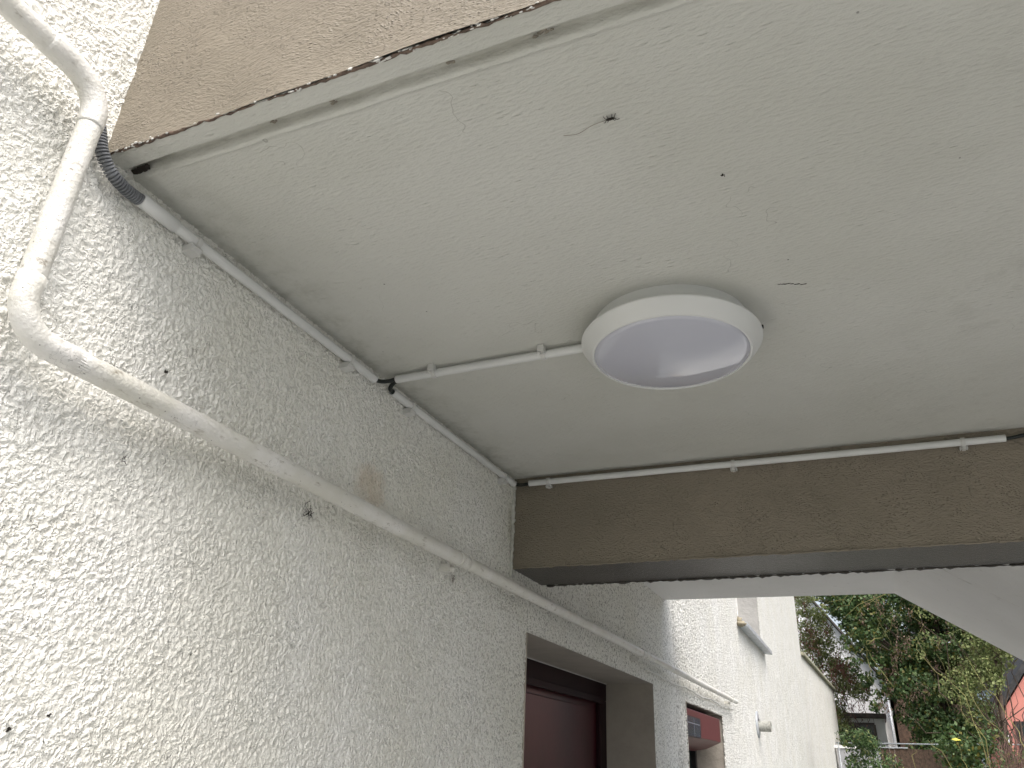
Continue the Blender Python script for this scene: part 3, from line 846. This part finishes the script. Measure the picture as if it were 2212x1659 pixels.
def clumps(g_, centers, radii, per):
    C = []; N = []
    for c, r in zip(centers, radii):
        m = int(per*r*r) if np.isscalar(per) else per
        dv = g_.normal(0, 1, (m, 3)); dv /= np.linalg.norm(dv, axis=1)[:, None]
        rad = r*g_.uniform(.45, 1.08, m)**.6
        C.append(np.asarray(c) + dv*rad[:, None]*np.array([1, .9, .85])); N.append(dv)
    return np.concatenate(C), np.concatenate(N)

def twigs(mb, base, tips, r0, g_, seg_=6, sag=.1, wig=.05):
    base = np.array(base, float)
    for t in tips:
        t = np.array(t, float); P = []; R_ = []
        L_ = np.linalg.norm(t-base)
        for i in range(seg_+1):
            f = i/seg_
            P.append(tuple(base + (t-base)*f + np.array([0, 0, sag*L_*math.sin(math.pi*f)]) + g_.normal(0, wig*L_*.12, 3)*(0 < i < seg_)))
            R_.append(r0*(1-.75*f))
        mb.tube(P, R_, 5)
    return mb

# --- big ivy covered tree
def ivy_tree(loc, ctrs, label, seed, mat, size, per, trunk_h=4, group="trees behind the porch", tw=None):
    g_ = np.random.default_rng(seed)
    t = empty("ivy_tree", loc, label, "tree", group)
    tb = MB(); x, y, z = loc
    tb.tube([(x, y, 0), (x+.05, y, trunk_h*.35), (x-.05, y+.05, trunk_h*.7), (x+.1, y, trunk_h)], [.2, .15, .09, .05], 10)
    for c in ctrs[::5]: tb.tube([(x, y, trunk_h*.4), tuple((np.array((x, y, trunk_h*.6))+np.array(c[:3]))/2), tuple(c[:3])], [.04, .03, .01], 6)
    tb.build("trunk", M_BARK, t)
    C, N = clumps(g_, [c[:3] for c in ctrs], [c[3] for c in ctrs], per)
    leaves_mesh("crown", C, N, size, mat, t, seed)
    return t
g_ = np.random.default_rng(4)
ct = []
# clumps fill a leaning mass; left border runs down to the right as in the place
for i in range(250):
    z = g_.uniform(.6, 6.2)
    left = 1.07 + (5.2-z)*.24 if z < 5.6 else .75 - (z-5.6)*.5
    x = g_.uniform(max(left, .45), 5.4)
    if x < 2.0 and 2.0 < z < 3.4: continue
    if x > 3.27 and z < 3.4 + (x-3.4)*1.4 + .3: continue
    ct.append((x, 22.2 + g_.uniform(-1.1, 1.5), z, g_.uniform(.24, .56)))
for (x, z, r) in ((.35, 5.78, .27), (.6, 5.4, .26), (.86, 5.02, .26), (.67, 5.8, .43), (1.07, 5.5, .37), (.93, 5.1, .38), (.73, 5.4, .38), (.2, 6.1, .36), (1.27, 4.95, .33), (1.47, 5.6, .4), (.3, 6.3, .4), (1.4, 4.15, .24), (1.56, 3.47, .27), (1.2, 4.43, .19), (1.74, 2.94, .27)):
    ct.append((x, 21.7, z, r))
ivy = ivy_tree((2.8, 22.6, 0), ct, "tall tree smothered in dark green ivy behind the brown fence", 5, M_IVY, .077, 3150, 6)
def bunch(name, centers, n, r, size, mat, parent, seed):
    gg = np.random.default_rng(seed); C = []; N = []
    for c in centers:
        dv = gg.normal(0, 1, (n, 3)); C.append(np.array(c) + dv*np.array([r*.45, r*.45, r])); N.append(dv/np.linalg.norm(dv, axis=1)[:, None])
    return leaves_mesh(name, np.concatenate(C), np.concatenate(N), size, mat, parent, seed, droop=2.0, aspect=.4)
bunch("dry_leaves", [(g_.uniform(1.1, 3.8), 20.5+g_.uniform(-.1, .3), g_.uniform(2.9, 5.6)) for _ in range(55)], 34, .10, .06, M_SEED2, ivy, 8)
def shoots(items, r, sag, wig):
    for (b, tips) in items:
        for t_ in tips: twigs(MB(), b, [t_], r, g_, 7, sag, wig).build("shoot", M_TWIGY, ivy)
its = []
for i in range(9):
    x = g_.uniform(1.0, 3.8); z = g_.uniform(3.5, 5.6)
    its.append(((x, 20.5, z), [(x + g_.uniform(-.6, .27), 20.3, z - g_.uniform(.33, 1.1))]))
shoots(its, .008, .14, .5)
shoots([((2.0, 20.2, 5.7), [(.4, 20.1, 5.0), (.63, 20.1, 4.87), (.3, 20.1, 5.2), (.87, 20.1, 4.74)])], .0095, .05, .3)
shoots([((1.13, 20.2, 4.34), [(1.83, 20.1, 4.94), (1.47, 20.1, 4.8)])], .0095, -.1, .3)
shoots([((1.56, 20.2, 3.4), [(1.07, 20.1, 4.34)])], .011, -.05, .2)

# --- olive shrub with reddish seed bunches, left, in front of the white house
g_ = np.random.default_rng(14)
sh = empty("seeding_shrub", (.5, 22.9, 0), "loose olive green shrub with reddish brown seed bunches beside the garden wall end", "shrub")
def gable(z): return .15 + (5.8-z)*.47      # white gable stays partly free right of this line
ct = []
for i in range(330):
    z = g_.uniform(1.2, 6.6); x = g_.uniform(-.45, 1.3)
    if z > 2.9 and x > gable(z) - .22 and g_.random() < .97: continue
    if 2.1 < z < 3.4 and x > .42: continue
    ct.append((x, 22.9 + g_.uniform(-.4, .3), z, g_.uniform(.12, .30)))
C, N = clumps(g_, [c[:3] for c in ct], [c[3] for c in ct], 2700)
leaves_mesh("foliage", C, N, .070, M_SHR, sh, 15, aspect=.55)
st = MB()
for i in range(30):
    twigs(st, (.4+g_.uniform(-.2, .3), 23.0, .3), [(g_.uniform(-.35, 1.1), 22.8, g_.uniform(2.8, 6.0))], .012, g_, 8, .03, .35)
st.build("stems", M_TWIG, sh)
bunch("seed_bunches", [(g_.uniform(-.5, .6), 22.3, g_.uniform(3.7, 6.0)) for _ in range(24)] + [(g_.uniform(.2, 1.0), 22.3, g_.uniform(2.9, 4.4)) for _ in range(12)], 46, .14, .065, M_SEED, sh, 18)

# dark trailing ivy spray over the white gable
g_ = np.random.default_rng(24)
ct = [(1.33 + g_.uniform(-.46, .34) - (z-3.5)*.35, 21.4 + g_.uniform(-.25, .25), z, g_.uniform(.08, .15)) for z in g_.uniform(2.95, 4.95, 42)]
C, N = clumps(g_, [c[:3] for c in ct], [c[3] for c in ct], 2000)
leaves_mesh("trailing_spray", C, N, .08, M_IVY, ivy, 25)

# --- low laurel shrub bottom
g_ = np.random.default_rng(34)
lw = empty("laurel_bush", (.95, 14.4, 0), "low rounded laurel bush at the foot of the garden wall end", "shrub")
ct = [(g_.uniform(.62, 1.26), 14.4 + g_.uniform(-.4, .4), g_.uniform(.5, 2.22), g_.uniform(.12, .22)) for _ in range(80)]
ct = [c for c in ct if c[2] + c[3] < 2.42 - max(0, c[0]-.75)*.9]
C, N = clumps(g_, [c[:3] for c in ct], [c[3] for c in ct], 3200)
leaves_mesh("foliage", C, N, .052, M_LOW, lw, 35, aspect=.7)
twigs(MB(), (.95, 14.4, 0), [(x, 14.4, 1.7) for x in (.7, .8, .95, 1.05, 1.2)], .02, g_).build("stems", M_TWIG, lw)

# --- row of trees farther back, so green closes the view under the stair
g_ = np.random.default_rng(44)
for k, (x0, y0, zz, lab) in enumerate(((-1.6, 34, 8.0, "broad tree behind the white gabled house"), (2.2, 33, 7.5, "olive tree behind the timber house"), (5.8, 31.5, 7.0, "bushy tree behind the pink house"), (9.8, 31, 7.5, "tall tree at the far right beyond the stair"))):
    ct = [(x0 + g_.normal(0, 1.3), y0 + g_.normal(0, .6), g_.uniform(1.2, zz), g_.uniform(.4, .8)) for _ in range(70)]
    t = empty("background_tree", (x0, y0, 0), lab, "tree", "trees behind the houses")
    tb = MB().tube([(x0, y0, 0), (x0+.1, y0, 3), (x0, y0, zz*.7)], [.3, .22, .1], 8)
    for c in ct[::6]: tb.tube([(x0, y0, 2.5), tuple(c[:3])], [.09, .02], 5)
    tb.build("trunk", M_BARK, t)
    C, N = clumps(g_, [c[:3] for c in ct], [c[3] for c in ct], 340)
    leaves_mesh("crown", C, N, .17, M_SHR if k % 2 else M_IVY, t, 45+k)
# thinner tree between the stair and the pink house
ct = [(3.8 + g_.normal(0, .6), 19.2 + g_.uniform(-.5, .6), g_.uniform(2.6, 5.6), g_.uniform(.12, .3)) for _ in range(330)]
ct = [c for c in ct if c[2] > 3.16 + (c[0]-3.375)*1.36 + c[3]*.7]
t = empty("hazel_tree", (3.4, 19.4, 0), "thin twiggy tree beside the pink house, under the stair", "tree")
tb = MB().tube([(3.4, 19.4, 0), (3.35, 19.4, 2), (3.6, 19.3, 4.6)], [.08, .07, .02], 8)
twigs(tb, (3.4, 19.4, 1.8), [(3.4+g_.normal(0, .7), 19.0, g_.uniform(2.6, 4.8)) for _ in range(26)], .016, g_, 7, .02, .4)
tb.build("trunk", M_TWIG, t)
C, N = clumps(g_, [c[:3] for c in ct], [c[3] for c in ct], 1500)
leaves_mesh("crown", C, N, .055, M_SHR, t, 51)

# --- bare reddish shrub bottom right, plus long arching stems
g_ = np.random.default_rng(54)
bs = empty("bare_shrub", (2.3, 10, 0), "bare reddish twiggy shrub in the bottom right corner of the photo", "shrub")
mb = MB()
for i in range(150):
    b = (2.25 + g_.normal(0, .16), 10 + g_.normal(0, .2), g_.uniform(.9, 1.5))
    tx = 2.3 + g_.normal(0, .26); tz = 2.16 - 1.0*max(0, 2.32-tx) + g_.uniform(-.28, .05)
    twigs(mb, b, [(tx, b[1]+g_.normal(0, .12), tz)], .0036, g_, 5, .02, .5)
for q in range(5): mb.tube([(2.25, 10, 0), (2.25+g_.normal(0, .1), 10, 1.3)], [.03, .012], 6)
mb.build("twigs", M_TWIGR, bs)
br = empty("bramble", (2.1, 10.6, 0), "long arching yellow green bramble stems in front of the ivy", "shrub")
mb = MB()
for (a, b) in (((1.95, 10.4, 1.2), (1.78, 10.2, 2.02)), ((2.35, 10.6, 1.3), (1.62, 10.6, 3.05)), ((2.5, 10.6, 1.4), (1.98, 10.6, 2.75)), ((2.2, 10.6, 1.3), (1.9, 10.6, 2.55)), ((2.6, 10.6, 1.6), (2.1, 10.6, 2.9)), ((1.6, 10.6, 1.0), (1.35, 10.6, 1.95)), ((2.1, 10.6, 1.1), (1.55, 10.6, 2.0))):
    twigs(mb, a, [b], .0065, g_, 9, .06, .25)
mb.build("stems", M_TWIGY, br)
MB().add([(1.755, 10.2, 2.00), (1.79, 10.19, 1.985), (1.85, 10.18, 1.99), (1.80, 10.21, 2.015)], [(0, 1, 2, 3)]).build("yellow_leaf", simple("yellow_leaf", (.62, .58, .08), .6, .1), br)

# filling undergrowth between fence and tree
g_ = np.random.default_rng(64)
hd = empty("hedge", (2.4, 15, 0), "dense dark hedge below the ivy covered tree", "hedge")
ct = [(g_.uniform(1.35, 4.6), 15 + g_.uniform(-.4, .5), g_.uniform(.7, 2.35), g_.uniform(.16, .3)) for _ in range(150)]
ct = [c for c in ct if not (c[2] > 1.3 and c[0] < 2.0) and not (c[0] > 2.7 and c[2] > 1.85)]
C, N = clumps(g_, [c[:3] for c in ct], [c[3] for c in ct], 2300)
leaves_mesh("foliage", C, N, .06, M_IVY, hd, 65)
twigs(MB(), (2.4, 15, 0), [(x, 15, 1.6) for x in (1.5, 2.0, 2.6, 3.2, 4.0)], .03, g_).build("stems", M_TWIG, hd)

# ------------------------------------------------------------------ fence, rail, houses
fe = empty("timber_fence", (1.45, 20, 0), "dark brown vertical board fence in front of the white gabled house", "fence")
m = MB(); x = 1.08
while x < 2.6:
    m.box((x, 20, 0), (x+.088, 20.02, 2.17 + random.uniform(-.004, .004))); x += .092
m.build("boards", M_TIMB, fe)
MB().box((1.05, 19.97, 2.175), (1.62, 20.05, 2.20)).build("capping", M_ZINC, fe)
gt = empty("garden_gate_wall", (.8, 20.1, 0), "low grey rendered wall left of the brown fence", "wall")
MB().box((.2, 20.03, 0), (1.06, 20.2, 2.14)).build("wall_body", M_DOORG, gt)
MB().box((.15, 20.0, 2.142), (1.07, 20.24, 2.20)).build("coping", M_HWHITE, gt)
rl = MB().tube([(.2, 19.8, 2.24), (2.1, 19.8, 2.265), (5.0, 19.8, 2.35)], .014, 8)
for px in (.25, 2.4, 4.6): rl.tube([(px, 19.8, 0), (px, 19.8, 2.25+.03*px/2)], .014, 8)
o = rl.build("handrail", M_STEEL); tag(o, "thin grey metal handrail running across behind the shrubs", "rail")

wh = empty("gabled_house", (-2, 28, 0), "white gabled house with a flat roofed porch behind the shrubs", "house")
# gable end seen obliquely: roof verge falls to the right
MB().prism([(-6.5, 0), (1.55, 0), (1.55, 3.98), (-2.0, 8.9), (-6.5, 2.8)], 1, 26.0, 32.0).build("wall", M_HWHITE, wh)
m = MB()
m.add([(-2.06, 25.8, 9.02), (1.78, 25.8, 3.70), (1.78, 32.2, 3.70), (-2.06, 32.2, 9.02), (-2.06, 25.8, 9.08), (1.80, 25.8, 3.76), (1.80, 32.2, 3.76), (-2.06, 32.2, 9.08)],
      [(0,3,2,1),(4,5,6,7),(0,1,5,4),(1,2,6,5),(2,3,7,6),(3,0,4,7)])
m.build("roof", M_FASC, wh)
MB().box((-3.5, 24.0, 0), (1.30, 25.99, 2.99)).build("porch_wall", M_HWHITE, wh)
MB().box((-3.6, 23.9, 3.00), (1.36, 25.99, 3.11)).build("porch_roof", M_FASC, wh)
w_ = MB().box((-.3, 23.97, 2.28), (1.02, 23.995, 2.83)).build("window", M_GLASS, wh)
MB().box((-.35, 23.90, 2.22), (1.08, 23.995, 2.275)).build("window_sill", M_HWHITE, w_)
MB().box((-.3, 23.955, 2.83), (1.04, 23.995, 2.88)).box((1.02, 23.955, 2.28), (1.07, 23.995, 2.83)).build("window_frame", M_FASC, w_)
MB().tube([(1.50, 25.93, 0), (1.50, 25.93, 3.95)], .035, 10).build("downpipe", M_ZINC, wh)
MB().box((1.08, 25.95, 2.3), (1.16, 25.99, 2.98)).build("stain_board", M_FASC, wh)

th = empty("timber_house", (4, 30, 0), "brown timber clad house between the white and the pink house", "house")
MB().box((1.7, 28.6, 0), (3.6, 31.5, 4.6)).build("wall", M_TIMB, th)
MB().prism([(1.5, 4.61), (3.8, 4.61), (2.65, 5.9)], 1, 28.4, 31.7).build("roof", M_SLATE, th)
bh = empty("blue_house", (5.2, 30, 0), "pale blue house seen through the leaves beside the pink house", "house")
MB().box((3.9, 29.5, 0), (6.4, 33, 4.3)).build("wall", M_HBLUE, bh)
MB().prism([(3.7, 4.31), (6.6, 4.31), (5.15, 6.0)], 1, 29.3, 33.2).build("roof", M_SLATE, bh)
ph = empty("pink_house", (6.5, 24, 0), "coral pink house with a dark grey sloping roof edge at the right", "house")
MB().prism([(3.98, 0), (9.0, 0), (9.0, 3.2), (6.4, 6.3), (3.98, 3.12)], 1, 24, 28).build("wall", M_HPINK, ph)
m = MB()
m.add([(3.82, 23.85, 2.98), (6.45, 23.85, 6.45), (6.45, 28.2, 6.45), (3.82, 28.2, 2.98), (3.80, 23.85, 3.17), (6.45, 23.85, 6.66), (6.45, 28.2, 6.66), (3.80, 28.2, 3.17)],
      [(0,3,2,1),(4,5,6,7),(0,1,5,4),(1,2,6,5),(2,3,7,6),(3,0,4,7)])
m.add([(6.45, 23.85, 6.45), (9.2, 23.85, 3.0), (9.2, 28.2, 3.0), (6.45, 28.2, 6.45), (6.45, 23.85, 6.66), (9.25, 23.85, 3.2), (9.25, 28.2, 3.2), (6.45, 28.2, 6.66)],
      [(0,3,2,1),(4,5,6,7),(0,1,5,4),(1,2,6,5),(2,3,7,6),(3,0,4,7)])
m.build("roof", M_SLATE, ph)
w_ = MB().box((4.27, 23.97, 1.4), (5.2, 23.995, 2.95)).build("window", M_GLASS, ph)
MB().box((4.23, 23.955, 1.36), (4.27, 23.995, 2.99)).box((4.27, 23.955, 2.95), (5.2, 23.995, 2.99)).build("window_frame", M_BLACK, w_)
MB().tube([(4.02, 23.93, 0), (4.02, 23.93, 3.1)], .03, 8).build("downpipe", M_ZINC, ph)

# ------------------------------------------------------------------ unseen house and hedge added to block low sky light
nb = empty("added_house", (9.5, 1, 0), "added white house across the path, unseen, blocking low sky light", "house")
MB().box((9.200, -7, 0), (12.500, 10, 3.4)).build("wall", M_HWHITE, nb)
nd = MB().box((9.170, -2.2, 0), (9.199, -1.2, 2.1)).build("door", M_DOOR, nb)
w_ = MB().box((9.170, .6, 1.0), (9.199, 2.0, 2.2)).build("window", M_GLASS, nb)
MB().prism([(8.9, 3.41), (12.8, 3.41), (10.85, 4.6)], 1, -7.3, 10.3).build("roof", M_SLATE, nb)
bk = empty("added_hedge", (1.5, -7, 0), "added hedge behind the camera, unseen, blocking low sky light", "hedge")
g_ = np.random.default_rng(74)
ct = [(g_.uniform(-3, 6), -7 + g_.uniform(-.4, .4), g_.uniform(.2, 1.5), g_.uniform(.3, .5)) for _ in range(60)]
C, N = clumps(g_, [c[:3] for c in ct], [c[3] for c in ct], 700)
leaves_mesh("foliage", C, N, .12, M_IVY, bk, 75)

pl = empty("added_pillar", (2.2, 2.4, 0), "added brown pillar under the beam, unseen, splitting the reflection in the light cover", "pillar")  # unseen pillar added to split the bright reflection in the light cover
MB().box((2.05, 2.27, 0), (2.32, 2.52, 2.153)).build("shaft", M_BROWN, pl, bevel=.006)
MB().box((2.0, 2.23, 0), (2.37, 2.56, .08)).build("plinth", M_SOFF, pl, bevel=.004)
